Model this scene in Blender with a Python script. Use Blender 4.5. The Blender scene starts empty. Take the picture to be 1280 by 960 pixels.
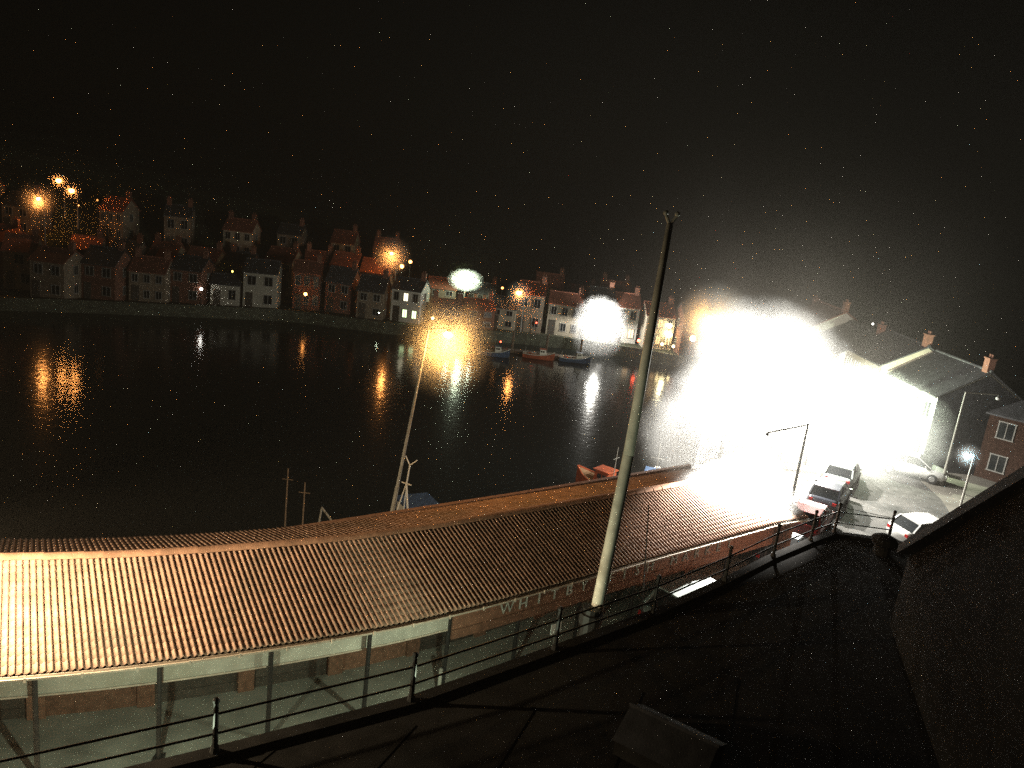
import bpy, bmesh, math, random
from mathutils import Vector, Matrix
random.seed(7)
SC = bpy.context.scene
C = SC.collection
rad = math.radians

# ------------------------------------------------------------------ camera
cd = bpy.data.cameras.new('camera')
cd.sensor_width = 36; cd.lens = 28.125; cd.clip_start = 0.05; cd.clip_end = 2000
cam = bpy.data.objects.new('camera', cd); C.objects.link(cam)
P, RO = rad(14), rad(7)
R0, U0 = Vector((1, 0, 0)), Vector((0, math.sin(P), math.cos(P)))
FW = Vector((0, math.cos(P), -math.sin(P)))
RR = R0 * math.cos(RO) + U0 * math.sin(RO); UU = -R0 * math.sin(RO) + U0 * math.cos(RO)
M = Matrix((RR, UU, -FW)).transposed().to_4x4(); M.translation = Vector((0, 0, 15))
cam.matrix_world = M
SC.camera = cam

# ------------------------------------------------------------------ night sky, moon, exposure
W = bpy.data.worlds.new('World'); SC.world = W; W.use_nodes = True
nt = W.node_tree
sky = nt.nodes.new('ShaderNodeTexSky'); sky.sky_type = 'NISHITA'; sky.sun_disc = False
SUN_EL, SUN_ROT = rad(3), rad(200)
sky.sun_elevation = SUN_EL; sky.sun_rotation = SUN_ROT
bg = nt.nodes['Background']; bg.inputs['Strength'].default_value = 0.00008
nt.links.new(sky.outputs[0], bg.inputs['Color'])
W.cycles.sampling_method = 'NONE'      # no moon: only the faint sky and the lamps
vs = SC.view_settings
SC.display_settings.display_device = 'sRGB'
vs.view_transform = 'Standard'; vs.look = 'None'; vs.exposure = 0.0; vs.gamma = 1.0
cy = SC.cycles
cy.max_bounces = 4; cy.diffuse_bounces = 2; cy.glossy_bounces = 3; cy.volume_bounces = 0
cy.sample_clamp_indirect = .6; cy.sample_clamp_direct = 25.0; cy.use_denoising = False; cy.volume_max_steps = 512; cy.volume_step_rate = .6

# ------------------------------------------------------------------ materials
MATS = {}
def mat(name, col, rough=.8, var=.25, scale=3.0, bump=.0, bscale=30, metal=0.0, spec=.3, wear=None):
    if name in MATS: return MATS[name]
    m = bpy.data.materials.new(name); m.use_nodes = True
    n, l = m.node_tree.nodes, m.node_tree.links
    b = n['Principled BSDF']
    b.inputs['Roughness'].default_value = rough; b.inputs['Metallic'].default_value = metal
    b.inputs['Specular IOR Level'].default_value = spec
    tc = n.new('ShaderNodeTexCoord')
    t = n.new('ShaderNodeTexNoise'); t.inputs['Scale'].default_value = scale; t.inputs['Detail'].default_value = 6
    l.new(tc.outputs['Object'], t.inputs['Vector'])
    r = n.new('ShaderNodeValToRGB')
    r.color_ramp.elements[0].position = .3; r.color_ramp.elements[1].position = .72
    r.color_ramp.elements[0].color = (*[c * (1 - var) for c in col], 1)
    r.color_ramp.elements[1].color = (*[min(1, c * (1 + var)) for c in col], 1)
    l.new(t.outputs['Fac'], r.inputs['Fac'])
    out = r.outputs['Color']
    if wear:
        t2 = n.new('ShaderNodeTexNoise'); t2.inputs['Scale'].default_value = scale * .23; t2.inputs['Detail'].default_value = 8
        l.new(tc.outputs['Object'], t2.inputs['Vector'])
        r2 = n.new('ShaderNodeValToRGB'); r2.color_ramp.elements[0].position = .5; r2.color_ramp.elements[1].position = .68
        l.new(t2.outputs['Fac'], r2.inputs['Fac'])
        mx = n.new('ShaderNodeMix'); mx.data_type = 'RGBA'
        l.new(r2.outputs['Color'], mx.inputs['Factor']); l.new(out, mx.inputs['A']); mx.inputs['B'].default_value = (*wear, 1)
        out = mx.outputs['Result']
    # each object of a kind gets its own slight tone
    oi = n.new('ShaderNodeObjectInfo'); hs = n.new('ShaderNodeHueSaturation')
    mr = n.new('ShaderNodeMapRange'); mr.inputs['To Min'].default_value = .82; mr.inputs['To Max'].default_value = 1.15
    l.new(oi.outputs['Random'], mr.inputs['Value']); l.new(mr.outputs['Result'], hs.inputs['Value'])
    l.new(out, hs.inputs['Color']); l.new(hs.outputs['Color'], b.inputs['Base Color'])
    if bump:
        t3 = n.new('ShaderNodeTexNoise'); t3.inputs['Scale'].default_value = bscale; t3.inputs['Detail'].default_value = 5
        l.new(tc.outputs['Object'], t3.inputs['Vector'])
        bp = n.new('ShaderNodeBump'); bp.inputs['Strength'].default_value = bump; bp.inputs['Distance'].default_value = .03
        l.new(t3.outputs['Fac'], bp.inputs['Height']); l.new(bp.outputs['Normal'], b.inputs['Normal'])
    MATS[name] = m
    return m
def glow(name, col, strength):
    m = bpy.data.materials.new(name); m.use_nodes = True
    b = m.node_tree.nodes['Principled BSDF']
    b.inputs['Base Color'].default_value = (.6, .6, .6, 1); b.inputs['Roughness'].default_value = .4
    b.inputs['Emission Color'].default_value = (*col, 1); b.inputs['Emission Strength'].default_value = strength
    MATS[name] = m
    if strength < 150: m.cycles.emission_sampling = 'NONE'
    return m
ORANGE, AMBER, WARM, WHITE, GREEN, CYAN, RED = (1, .36, .08), (1, .5, .13), (1, .78, .48), (1, .97, .88), (.84, 1, .70), (.45, .85, 1), (1, .08, .03)
mat('tile', (.36, .222, .16), .75, .3, 2.2, .3, 40, wear=(.25, .17, .125))
mat('ridge_tile', (.36, .20, .13), .8, .3, 3, .3, 30)
mat('gutter', (.42, .36, .30), .6, .2, 5)
mat('pale_board', (.42, .41, .36), .7, .18, 2.5, .1, 40, wear=(.3, .29, .24))
mat('brown_board', (.17, .085, .055), .7, .25, 4, .2, 50)
mat('letter_white', (.40, .40, .36), .6, .12, 9)
mat('brick', (.20, .11, .075), .85, .3, 6, .4, 25)
mat('concrete', (.34, .33, .29), .85, .25, 1.2, .25, 40, wear=(.22, .21, .18))
mat('asphalt', (.11, .105, .10), .8, .3, 2, .4, 70, wear=(.04, .04, .038))
mat('quay_stone', (.27, .25, .22), .85, .3, .8, .3, 20, wear=(.17, .16, .14))
mat('bitumen', (.016, .015, .0145), 1.0, .35, 1.3, .4, 60, spec=.03, wear=(.022, .021, .02))
mat('black_iron', (.02, .02, .02), .5, .2, 8)
mat('steel_post', (.30, .29, .26), .5, .2, 4)
mat('pole_paint', (.62, .60, .53), .55, .2, 3, .1, 30, wear=(.33, .30, .25))
mat('slate', (.045, .045, .05), .9, .3, 3, .3, 20, spec=.08)
mat('house_white', (.74, .72, .66), .8, .12, 2, .15, 30)
mat('house_cream', (.42, .37, .29), .8, .15, 2, .15, 30)
mat('house_stone', (.25, .20, .15), .85, .22, 3, .3, 20)
mat('house_brick', (.20, .095, .065), .85, .25, 4, .3, 30)
mat('house_pale', (.48, .46, .40), .8, .14, 2, .15, 30)
mat('roof_red', (.25, .10, .065), .8, .3, 3, .3, 15)
mat('roof_slate', (.07, .07, .075), .7, .3, 3, .3, 15)
mat('frame_white', (.72, .71, .67), .6, .1, 8)
mat('door_dark', (.08, .07, .06), .5, .2, 6)
mat('glass_dark', (.015, .018, .02), .08, .1, 4, spec=.6)
mat('earth', (.055, .06, .035), .95, .4, .5, .3, 6)
mat('bark', (.08, .06, .045), .9, .3, 6, .4, 20)
mat('leaf', (.07, .09, .035), .7, .4, 5)
mat('rubber', (.02, .02, .02), .8, .2, 10)
mat('rim', (.5, .5, .5), .35, .1, 10, metal=.7)
mat('car_white', (.75, .75, .73), .3, .05, 3, spec=.5)
mat('car_silver', (.28, .31, .30), .3, .06, 3, spec=.5)
mat('car_dark', (.05, .055, .07), .25, .1, 3, spec=.5)
mat('car_red', (.22, .03, .025), .3, .1, 3, spec=.5)
mat('lamp_clear', (.7, .7, .68), .2, .05, 9)
mat('lamp_red', (.4, .02, .02), .3, .05, 9)
mat('hull_red', (.34, .08, .035), .45, .25, 2.5, .1, 20)
mat('hull_blue', (.04, .07, .13), .5, .25, 2.5, .1, 20)
mat('boat_white', (.70, .68, .62), .5, .15, 4)
mat('boat_deck', (.30, .18, .10), .8, .25, 4)
mat('timber', (.14, .10, .07), .85, .3, 5, .4, 25)
mat('wet_weed', (.06, .065, .045), .6, .4, 2, .4, 15)
mat('frame_dim', (.30, .29, .27), .7, .15, 8)  # frame white darkened in the colour, for windows that get little light
mat('dark_brick', (.055, .03, .022), .85, .3, 5, .3, 30, spec=.1)  # near-black red-brown brick of the two right-hand houses
mat('notice', (.72, .74, .70), .5, .06, 5)

# ------------------------------------------------------------------ mesh helpers
class MB:
    def __init__(s): s.v = []; s.f = []
    def add(s, vs_, fs):
        o = len(s.v); s.v += [tuple(v) for v in vs_]; s.f += [tuple(i + o for i in f) for f in fs]; return s
    def box(s, c, size, rz=0.0):
        hx, hy, hz = [q / 2 for q in size]; ca, sa = math.cos(rz), math.sin(rz)
        vs_ = []
        for z in (-hz, hz):
            for x, y in ((-hx, -hy), (hx, -hy), (hx, hy), (-hx, hy)):
                vs_.append((c[0] + x * ca - y * sa, c[1] + x * sa + y * ca, c[2] + z))
        return s.add(vs_, [(3, 2, 1, 0), (4, 5, 6, 7), (0, 1, 5, 4), (1, 2, 6, 5), (2, 3, 7, 6), (3, 0, 4, 7)])
    def tube(s, p0, p1, r0, r1=None, n=8, cap=True):
        r1 = r0 if r1 is None else r1
        p0, p1 = Vector(p0), Vector(p1); a = (p1 - p0).normalized()
        u = a.orthogonal().normalized(); w = a.cross(u); vs_ = []
        for p, r in ((p0, r0), (p1, r1)):
            for i in range(n):
                t = 2 * math.pi * i / n; vs_.append(p + (u * math.cos(t) + w * math.sin(t)) * r)
        fs = [(i, (i + 1) % n, n + (i + 1) % n, n + i) for i in range(n)]
        if cap: fs += [tuple(range(n - 1, -1, -1)), tuple(range(n, 2 * n))]
        return s.add(vs_, fs)
    def bar(s, p0, p1, w, h):
        p0, p1 = Vector(p0), Vector(p1); a = (p1 - p0).normalized()
        u = a.cross(Vector((0, 0, 1)))
        u = (Vector((1, 0, 0)) if u.length < 1e-4 else u.normalized()); t = u.cross(a)
        vs_ = [p + u * (sx * w / 2) + t * (sz * h / 2) for p in (p0, p1) for sx, sz in ((-1, -1), (1, -1), (1, 1), (-1, 1))]
        return s.add(vs_, [(3, 2, 1, 0), (4, 5, 6, 7), (0, 1, 5, 4), (1, 2, 6, 5), (2, 3, 7, 6), (3, 0, 4, 7)])
    def ball(s, c, r, sz=1.0, n=8, m=5):
        vs_ = [(c[0], c[1], c[2] + r * sz)]
        for j in range(1, m):
            ph = math.pi * j / m
            for i in range(n):
                t = 2 * math.pi * i / n
                vs_.append((c[0] + r * math.sin(ph) * math.cos(t), c[1] + r * math.sin(ph) * math.sin(t), c[2] + r * sz * math.cos(ph)))
        vs_.append((c[0], c[1], c[2] - r * sz)); L = len(vs_) - 1
        fs = [(0, 1 + i, 1 + (i + 1) % n) for i in range(n)]
        for j in range(m - 2):
            a = 1 + j * n
            fs += [(a + i, a + n + i, a + n + (i + 1) % n, a + (i + 1) % n) for i in range(n)]
        a = 1 + (m - 2) * n
        fs += [(L, a + (i + 1) % n, a + i) for i in range(n)]
        return s.add(vs_, fs)
    def poly(s, pts, z0, z1):                      # extruded outline (pts counter-clockwise)
        n = len(pts)
        vs_ = [(x, y, z0) for x, y in pts] + [(x, y, z1) for x, y in pts]
        return s.add(vs_, [tuple(range(n - 1, -1, -1)), tuple(range(n, 2 * n))] + [(i, (i + 1) % n, n + (i + 1) % n, n + i) for i in range(n)])
    def loft(s, rings, cap=True):
        n = len(rings[0]); vs_ = [p for r in rings for p in r]; fs = []
        for k in range(len(rings) - 1):
            fs += [(k * n + i, k * n + (i + 1) % n, (k + 1) * n + (i + 1) % n, (k + 1) * n + i) for i in range(n)]
        if cap:
            L = (len(rings) - 1) * n
            fs += [tuple(range(n - 1, -1, -1)), tuple(range(L, L + n))]
        return s.add(vs_, fs)
    def strip(s, curves):                          # sheet through equal-length point lists
        n = len(curves[0]); vs_ = [p for c in curves for p in c]; fs = []
        for k in range(len(curves) - 1):
            fs += [(k * n + i, k * n + i + 1, (k + 1) * n + i + 1, (k + 1) * n + i) for i in range(n - 1)]
        return s.add(vs_, fs)
    def ribbon(s, pts, w, z0, z1):                 # a wall of width w following a line on the ground
        L, Rr = [], []
        for i, p in enumerate(pts):
            a = Vector(pts[max(i - 1, 0)]); b = Vector(pts[min(i + 1, len(pts) - 1)]); t = (b - a).normalized(); nn = Vector((-t.y, t.x))
            L.append(Vector(p) + nn * w / 2); Rr.append(Vector(p) - nn * w / 2)
        rings = [[(l.x, l.y, z0), (r.x, r.y, z0), (r.x, r.y, z1), (l.x, l.y, z1)] for l, r in zip(L, Rr)]
        return s.loft(rings)
def mesh(name, mb, m, smooth=False):
    me = bpy.data.meshes.new(name); me.from_pydata(mb.v, [], mb.f)
    bm = bmesh.new(); bm.from_mesh(me); bmesh.ops.recalc_face_normals(bm, faces=bm.faces); bm.to_mesh(me); bm.free()
    me.materials.append(MATS[m] if isinstance(m, str) else m)
    if smooth:
        for p in me.polygons: p.use_smooth = True
    me.update()
    return me
ORG = {}
def thing(name, label, cat, loc=(0, 0, 0), rz=0.0, group=None):
    o = bpy.data.objects.new(name, None); C.objects.link(o)
    o.location = loc; o.rotation_euler = (0, 0, rz); o.empty_display_size = .3
    tag(o, label, cat, group)
    return o
def tag(o, label=None, cat=None, group=None, kind=None):
    if label: o['label'] = label
    if cat: o['category'] = cat
    if group: o['group'] = group
    if kind: o['kind'] = kind
    return o
def part(name, mb, m, parent=None, label=None, kind=None, smooth=False, world=False):
    if world and parent is not None:
        q = parent; off = Vector((0, 0, 0))
        while q is not None: off += q.location; q = q.parent
        mb.v = [tuple(Vector(v) - off) for v in mb.v]
    o = bpy.data.objects.new(name, mesh(name, mb, m, smooth)); C.objects.link(o)
    if parent is not None: o.parent = parent
    return tag(o, label=label, kind=kind)
def struct(name, mb, m, smooth=False):
    return part(name, mb, m, kind='structure', smooth=smooth)
KIDS = {}
def copy_tree(o, parent=None):
    c = o.copy(); C.objects.link(c)
    if parent is not None: c.parent = parent
    for ch in list(o.children): copy_tree(ch, c)
    return c
def lamp_light(parent, loc, col, power, r=.06):
    l = bpy.data.lights.new('bulb', 'POINT'); l.energy = power; l.color = col; l.shadow_soft_size = r
    o = bpy.data.objects.new('bulb', l); C.objects.link(o); o.parent = parent; o.location = loc
    return o

# ------------------------------------------------------------------ ground, quay, water, far bank
def lerp(a, b, t): return a + (b - a) * t
def interp(xs, ys, x):
    if x <= xs[0]: return ys[0]
    for i in range(len(xs) - 1):
        if x <= xs[i + 1]:
            t = (x - xs[i]) / (xs[i + 1] - xs[i]); return lerp(ys[i], ys[i + 1], t)
    return ys[-1]
# the eave line of the curved market hall
EX = [-24, -14.5, -10.6, -7.5, -3.8, -1.0, 1.6, 4.3, 7.5, 11.6, 13.0]
EY = [11.6, 14.2, 15.5, 16.75, 18.7, 20.5, 22.6, 24.8, 27.4, 30.7, 31.9]
_raw = []
for i in range(401):
    x = lerp(EX[0], EX[-1], i / 400); y = sum(interp(EX, EY, x + k * .35) for k in range(-5, 6)) / 11; _raw.append((x, y))
_cum = [0]
for a, b in zip(_raw, _raw[1:]): _cum.append(_cum[-1] + math.hypot(b[0] - a[0], b[1] - a[1]))
ELEN = _cum[-1]
def eave(s):
    x = interp(_cum, [p[0] for p in _raw], s); y = interp(_cum, [p[1] for p in _raw], s); return Vector((x, y))
def enorm(s):
    a, b = eave(max(0, s - 1.2)), eave(min(ELEN, s + 1.2)); t = (b - a).normalized(); return Vector((-t.y, t.x))
def edir(s):                                     # the roof's fall line, nearly the same direction all along the hall
    return (enorm(s) * .2 + Vector((-.57, .82)) * .8).normalized()
def off(s, dd):
    q = edir(s); p = eave(s) + q * (dd / q.dot(enorm(s))); return (p.x, p.y)
def s_at_x(x): return interp([p[0] for p in _raw], _cum, x)
def rw(s): return lerp(4.15, 2.75, min(1, max(0, (s - 8) / (ELEN - 10))))     # plan width eave to ridge
BACK = 3.2
SS = [ELEN * i / 48 for i in range(49)]
edge = [(-120, -10), (-60, 4)] + [off(s, rw(s) + BACK + 3.2) for s in SS[2::4]] + [(10.4, 41), (13.4, 52), (15.5, 66), (18, 80), (23, 91)]
quay_pts = edge + [(60, 92), (160, 92), (160, -60), (-120, -60)]
mb = MB(); mb.poly(list(reversed(quay_pts)), -7, 0); struct('quay', mb, 'quay_stone')
mb = MB(); mb.ribbon([(x, y) for x, y in edge[1:]], .5, .004, .16); struct('quay_kerb', mb, 'concrete')
# road sheet between the shops and the hall, running on along the harbour
road_l = [off(s, -.5) for s in SS[::4]] + [(13.6, 34), (15.5, 37.5), (17.6, 42), (19.5, 47), (20.8, 54), (22, 64), (24, 90)]
road_r = [off(s, -5.5) for s in SS[::4]] + [(20, 33.5), (22.5, 36.5), (24.8, 40.5), (26.0, 45), (26.5, 52), (26.7, 62), (27, 90)]
mb = MB(); mb.strip([[(x, y, .004) for x, y in road_l], [(x, y, .004) for x, y in road_r]]); struct('road', mb, 'asphalt')
mb = MB()
mb.loft([[(*off(s, -.5), .006), (*off(s, rw(s) + BACK - .6), .006), (*off(s, rw(s) + BACK - .6), .12), (*off(s, -.5), .12)] for s in SS[::2]])
struct('pavement', mb, 'concrete')
# painted edge line on the road
mb = MB(); mb.strip([[(*off(s, -.85), .008) for s in SS], [(*off(s, -.97), .008) for s in SS]])
struct('road_line', mb, 'letter_white')
# harbour water
wm = bpy.data.materials.new('water'); wm.use_nodes = True; MATS['water'] = wm
n, l = wm.node_tree.nodes, wm.node_tree.links; b = n['Principled BSDF']
b.inputs['Base Color'].default_value = (.006, .008, .008, 1); b.inputs['Roughness'].default_value = .13; b.inputs['IOR'].default_value = 1.33
tc = n.new('ShaderNodeTexCoord'); bp = n.new('ShaderNodeBump'); bp.inputs['Distance'].default_value = .05; bp.inputs['Strength'].default_value = .3
t1 = n.new('ShaderNodeTexNoise'); t1.inputs['Scale'].default_value = 1.6; t1.inputs['Detail'].default_value = 4
l.new(tc.outputs['Object'], t1.inputs['Vector']); l.new(t1.outputs['Fac'], bp.inputs['Height']); l.new(bp.outputs['Normal'], b.inputs['Normal'])
mb = MB(); mb.add([(-600, -100, -4), (600, -100, -4), (600, 700, -4), (-600, 700, -4)], [(0, 1, 2, 3)]); struct('harbour_water', mb, wm)
# far bank and its hillside
BX = [-160, -100, -63, -54, -47.5, -36.5, -27, -16, -8, -.6, 5.4, 13.3, 18, 24, 60, 120]
BY = [50, 66, 77, 81, 84.6, 89.8, 94, 93.5, 94.5, 97.3, 98, 97, 95.6, 92.6, 92.6, 92.6]
def bank_y(x): return interp(BX, BY, x)
def hill(x, y):
    dd = y - bank_y(x)
    if dd < 0: return -2.9
    top = interp([-120, -75, -55, -35, -18, -4, 12, 40, 90], [17, 13, 10, 7, 4.5, .5, -.5, 5, 12], x)
    t = min(1, max(0, (dd - 7) / 34)); t = t * t * (3 - 2 * t)
    return -2.9 + (top + 2.9) * t + (dd - 41) * .05 * (dd > 41) + .25 * math.sin(x * .4) * math.sin(y * .37) * t
mb = MB(); rows = []
for dd in [-.02, 0, 3, 7, 11, 15, 19, 23, 27, 31, 36, 41, 50, 70, 110, 200, 400]:
    row = []
    for i in range(141):
        x = lerp(-160, 120, i / 140); y = bank_y(x) + dd
        row.append((x, y, -7 if dd < 0 else hill(x, y)))
    rows.append(row)
mb.strip(rows); struct('hillside', mb, 'earth')
mb = MB(); mb.ribbon([(x, bank_y(x) - .25) for x in [lerp(-160, 24, i / 60) for i in range(61)]], .6, -7, -2.6); struct('harbour_wall', mb, 'wet_weed')

# ------------------------------------------------------------------ fish market hall
EZ, RZ, BZ = 3.0, 3.9, 2.92
fm = thing('fish_market', 'long low curved fish market hall with ribbed red pantile roof and white lettered fascia', 'market hall', (*off(ELEN * .5, 2), 0))
def tile_mb(wd, ln, k=1.0):
    pr = [(-.5, .010), (-.22, .002), (.0, .005), (.12, .034), (.28, .047), (.44, .034), (.53, .010)]
    mb = MB(); vs_ = []
    for yy, dz in ((0, .008), (ln, 0)):
        for px, pz in pr: vs_.append((px * wd, yy, pz * k + dz))
    n = len(pr)
    fs = [(i, i + 1, n + i + 1, n + i) for i in range(n - 1)]
    vs_ += [(px * wd, 0, pz * k + .008 - .016) for px, pz in pr]
    fs += [(i + 1, i, 2 * n + i, 2 * n + i + 1) for i in range(n - 1)]
    mb.add(vs_, fs); return mb
TW, ROWS = .153, 14
ncol = int(ELEN / TW)
def slope_frame(s, front=True):
    e = Vector((*off(s, -.06), EZ)) if front else Vector((*off(s, rw(s) + BACK), BZ))
    r = Vector((*off(s, rw(s)), RZ))
    return e, r
tile_me = {}
rnd = random.Random(3)
single = 0; many = MB(); spec_cols = []
for c in range(ncol):
    s = (c + .5) * TW
    e, r = slope_frame(s); ax = (r - e); Ln = ax.length; ay = ax / Ln
    t = Vector((enorm(s).y, -enorm(s).x, 0)); az = t.cross(ay).normalized()
    if az.z < 0: az = -az
    ax_ = ay.cross(az)
    step = Ln / ROWS
    for k in range(ROWS):
        o = e + ay * (step * k) + az * rnd.uniform(0, .003) + ax_ * rnd.uniform(-.001, .001)
        tilt = rnd.uniform(-.002, .002)
        Mx = Matrix((ax_, ay, az)).transposed().to_4x4() @ Matrix.Rotation(tilt, 4, 'Z')
        Mx.translation = o
        spec_cols.append((c, k, s, Mx, step))
mid = s_at_x(-13.5)
vis = sorted([q for q in spec_cols if q[1] < 3 and q[2] > mid], key=lambda q: (q[1], q[2]))[:300]
vis_ids = {(q[0], q[1]) for q in vis}
tme = mesh('roof_tile', tile_mb(TW, .33), 'tile', True)
fmo = fm.location
for q in spec_cols:
    if (q[0], q[1]) in vis_ids:
        o = bpy.data.objects.new('roof_tile', tme); C.objects.link(o); o.parent = fm
        Mx = q[3].copy(); Mx.translation = Mx.translation - fmo; o.matrix_local = Mx
    else:
        base = tile_mb(TW, q[4] + .03); many.add([q[3] @ Vector(v) for v in base.v], base.f)
part('roof_tiles', many, 'tile', fm, kind='stuff', smooth=True, world=True)
bk = MB()
for c in range(ncol):
    s = (c + .5) * TW; e, r = slope_frame(s, False); ax = r - e; Ln = ax.length; ay = ax / Ln
    t = Vector((enorm(s).y, -enorm(s).x, 0)); az = t.cross(ay).normalized()
    if az.z < 0: az = -az
    ax_ = ay.cross(az)
    wd = TW * (eave(min(ELEN, s + .1)) - eave(max(0, s - .1))).length / .2
    k_ = (Vector(off(s + .12, rw(s) + BACK)) - Vector(off(s - .12, rw(s) + BACK))).length / .24
    for k in range(7):
        Mx = Matrix((ax_, ay, az)).transposed().to_4x4(); Mx.translation = e + ay * (Ln / 7 * k) + az * rnd.uniform(0, .008)
        base = tile_mb(TW * max(.6, k_), Ln / 7 + .03); bk.add([Mx @ Vector(v) for v in base.v], base.f)
part('back_roof_tiles', bk, 'tile', fm, kind='stuff', smooth=True, world=True)
# roof boarding below the tiles
mb = MB()
mb.strip([[(*off(s, -.02), EZ - .05) for s in SS], [(*off(s, rw(s)), RZ - .05) for s in SS], [(*off(s, rw(s) + BACK - .05), BZ - .05) for s in SS]])
part('roof_boarding', mb, 'timber', fm, world=True)
# ridge tiles, each half a metre long
rid = MB(); nr = int(ELEN / .48)
rmb = MB(); ring = []
for yy in (-.25, .25):
    ring.append([(.16 * math.cos(a), yy, .11 * math.sin(a) + .02) for a in [math.pi * i / 6 for i in range(7)]])
rmb.strip(ring)
rme = mesh('ridge_tile', rmb, 'ridge_tile', True)
for k in range(nr):
    s = (k + .5) * .48; p = Vector((*off(s, rw(s)), RZ + .02)); nn = enorm(s)
    o = bpy.data.objects.new('ridge_tile', rme); C.objects.link(o); o.parent = fm
    o.location = p - fmo; o.rotation_euler = (0, 0, math.atan2(-nn.x, nn.y) + math.pi / 2)
    o.location.z += rnd.uniform(0, .012)
# gutter on the eave and its brackets
mb = MB(); mb.loft([[(*off(s, -.20), EZ - .03), (*off(s, -.17), EZ - .10), (*off(s, -.07), EZ - .10), (*off(s, -.05), EZ - .03), (*off(s, -.08), EZ - .03), (*off(s, -.09), EZ - .08), (*off(s, -.15), EZ - .08), (*off(s, -.175), EZ - .03)] for s in SS])
part('gutter', mb, 'gutter', fm, world=True)
brk = MB(); brk.box((0, 0, 0), (.05, .03, .12)); bme = mesh('gutter_bracket', brk, 'gutter')
for k in range(int(ELEN / 1.15)):
    s = .6 + k * 1.15
    o = bpy.data.objects.new('gutter_bracket', bme); C.objects.link(o); o.parent = fm; o.location = Vector((*off(s, -.215), EZ - .05)) - fmo
    nn = enorm(s); o.rotation_euler = (0, 0, math.atan2(-nn.x, nn.y))
# pale fascia boards on the left half, brown boards with white letters on the right half
SPLIT = s_at_x(-1.0)
cols = []; s = s_at_x(-20.0)
while s < ELEN - .3: cols.append(s); s += 2.62
def board(s0, s1, d0, d1, z0, z1, name, m):
    k = [lerp(s0, s1, i / 4) for i in range(5)]; mb = MB()
    mb.loft([[(*off(q, d0), z0), (*off(q, d1), z0), (*off(q, d1), z1), (*off(q, d0), z1)] for q in k])
    return part(name, mb, m, fm, world=True)
for a, b_ in zip(cols, cols[1:]):
    if b_ < SPLIT + 1.3:
        board(a + .01, b_ - .01, .28, .36, 2.20, 2.86, 'fascia_board', 'pale_board')
        board(a + .05, b_ - .05, .26, .29, 2.17, 2.22, 'fascia_trim', 'gutter')
    else:
        for q in range(3): board(a + .01, b_ - .01, .10 + .01 * (q % 2), .18, 1.95 + q * .31, 1.95 + q * .31 + .30, 'fascia_plank', 'brown_board')
mb = MB(); mb.strip([[(*off(s, .4), 2.86) for s in SS], [(*off(s, rw(s) + BACK - .8), 2.86) for s in SS]]); part('soffit', mb, 'timber', fm, world=True)
cmb = MB(); cmb.tube((0, 0, .12), (0, 0, 2.84), .065, .06, 8); cmb.box((0, 0, .17), (.24, .24, .1)); cme = mesh('column', cmb, 'black_iron')
for s in cols:
    o = bpy.data.objects.new('column', cme); C.objects.link(o); o.parent = fm; o.location = Vector((*off(s, .06 if s < SPLIT else .3), 0)) - fmo
# set-back front wall with piers, roller doors and end walls
WB = 2.3
for i, (a, b_) in enumerate(zip(cols, cols[1:])):
    board(a - .22, a + .22, WB - .06, WB + .25, .12, 2.85, 'brick_pier', 'brick')
    if i % 3 == 1:
        board(a + .23, b_ - .23, WB + .05, WB + .24, .12, 1.0, 'low_wall', 'brick')
        w_ = board(a + .24, b_ - .24, WB + .08, WB + .13, 1.0, 2.84, 'window_screen', 'glass_dark')
    else:
        for q in range(9): board(a + .23, b_ - .23, WB + .06 + .012 * (q % 2), WB + .14, .12 + q * .302, .12 + q * .302 + .296, 'shutter_slat', 'door_dark')
board(.1, ELEN - .2, rw(5) + 2.5, rw(5) + 2.7, .12, 2.85, 'rear_wall', 'brick')
for s in (.2, ELEN - .35):
    mb = MB(); a = [Vector(off(s + q, dd)) for q, dd in ((0, .5), (.25, .5), (.25, rw(s) + BACK - .7), (0, rw(s) + BACK - .7))]
    mb.poly([(p.x, p.y) for p in a], .13, 2.84); part('end_wall', mb, 'brick', fm, world=True)
# letters
def glyphs(text, h):
    out = []
    for ch in text:
        if ch == ' ': out.append(None); continue
        cu = bpy.data.curves.new('letter', 'FONT'); cu.body = ch; cu.size = h / .7; cu.extrude = .015; cu.align_x = 'CENTER'; cu.resolution_u = 2
        o = bpy.data.objects.new('letter', cu); C.objects.link(o)
        bpy.context.view_layer.update()
        me = bpy.data.meshes.new_from_object(o.evaluated_get(bpy.context.evaluated_depsgraph_get()))
        bpy.data.objects.remove(o); bpy.data.curves.remove(cu)
        me.materials.clear(); me.materials.append(MATS['letter_white']); out.append(me)
    return out
s = s_at_x(.72)
for ch, g in zip('WHITBY FISH MARKET', glyphs('WHITBY FISH MARKET', .36)):
    if g:
        o = bpy.data.objects.new('letter', g); C.objects.link(o); o.parent = fm
        o.location = Vector((*off(s, .075), 2.38)) - fmo; nn = enorm(s)
        o.rotation_euler = (math.pi / 2, 0, math.atan2(-nn.x, nn.y))
    s += .64 if ch != ' ' else .62

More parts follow.
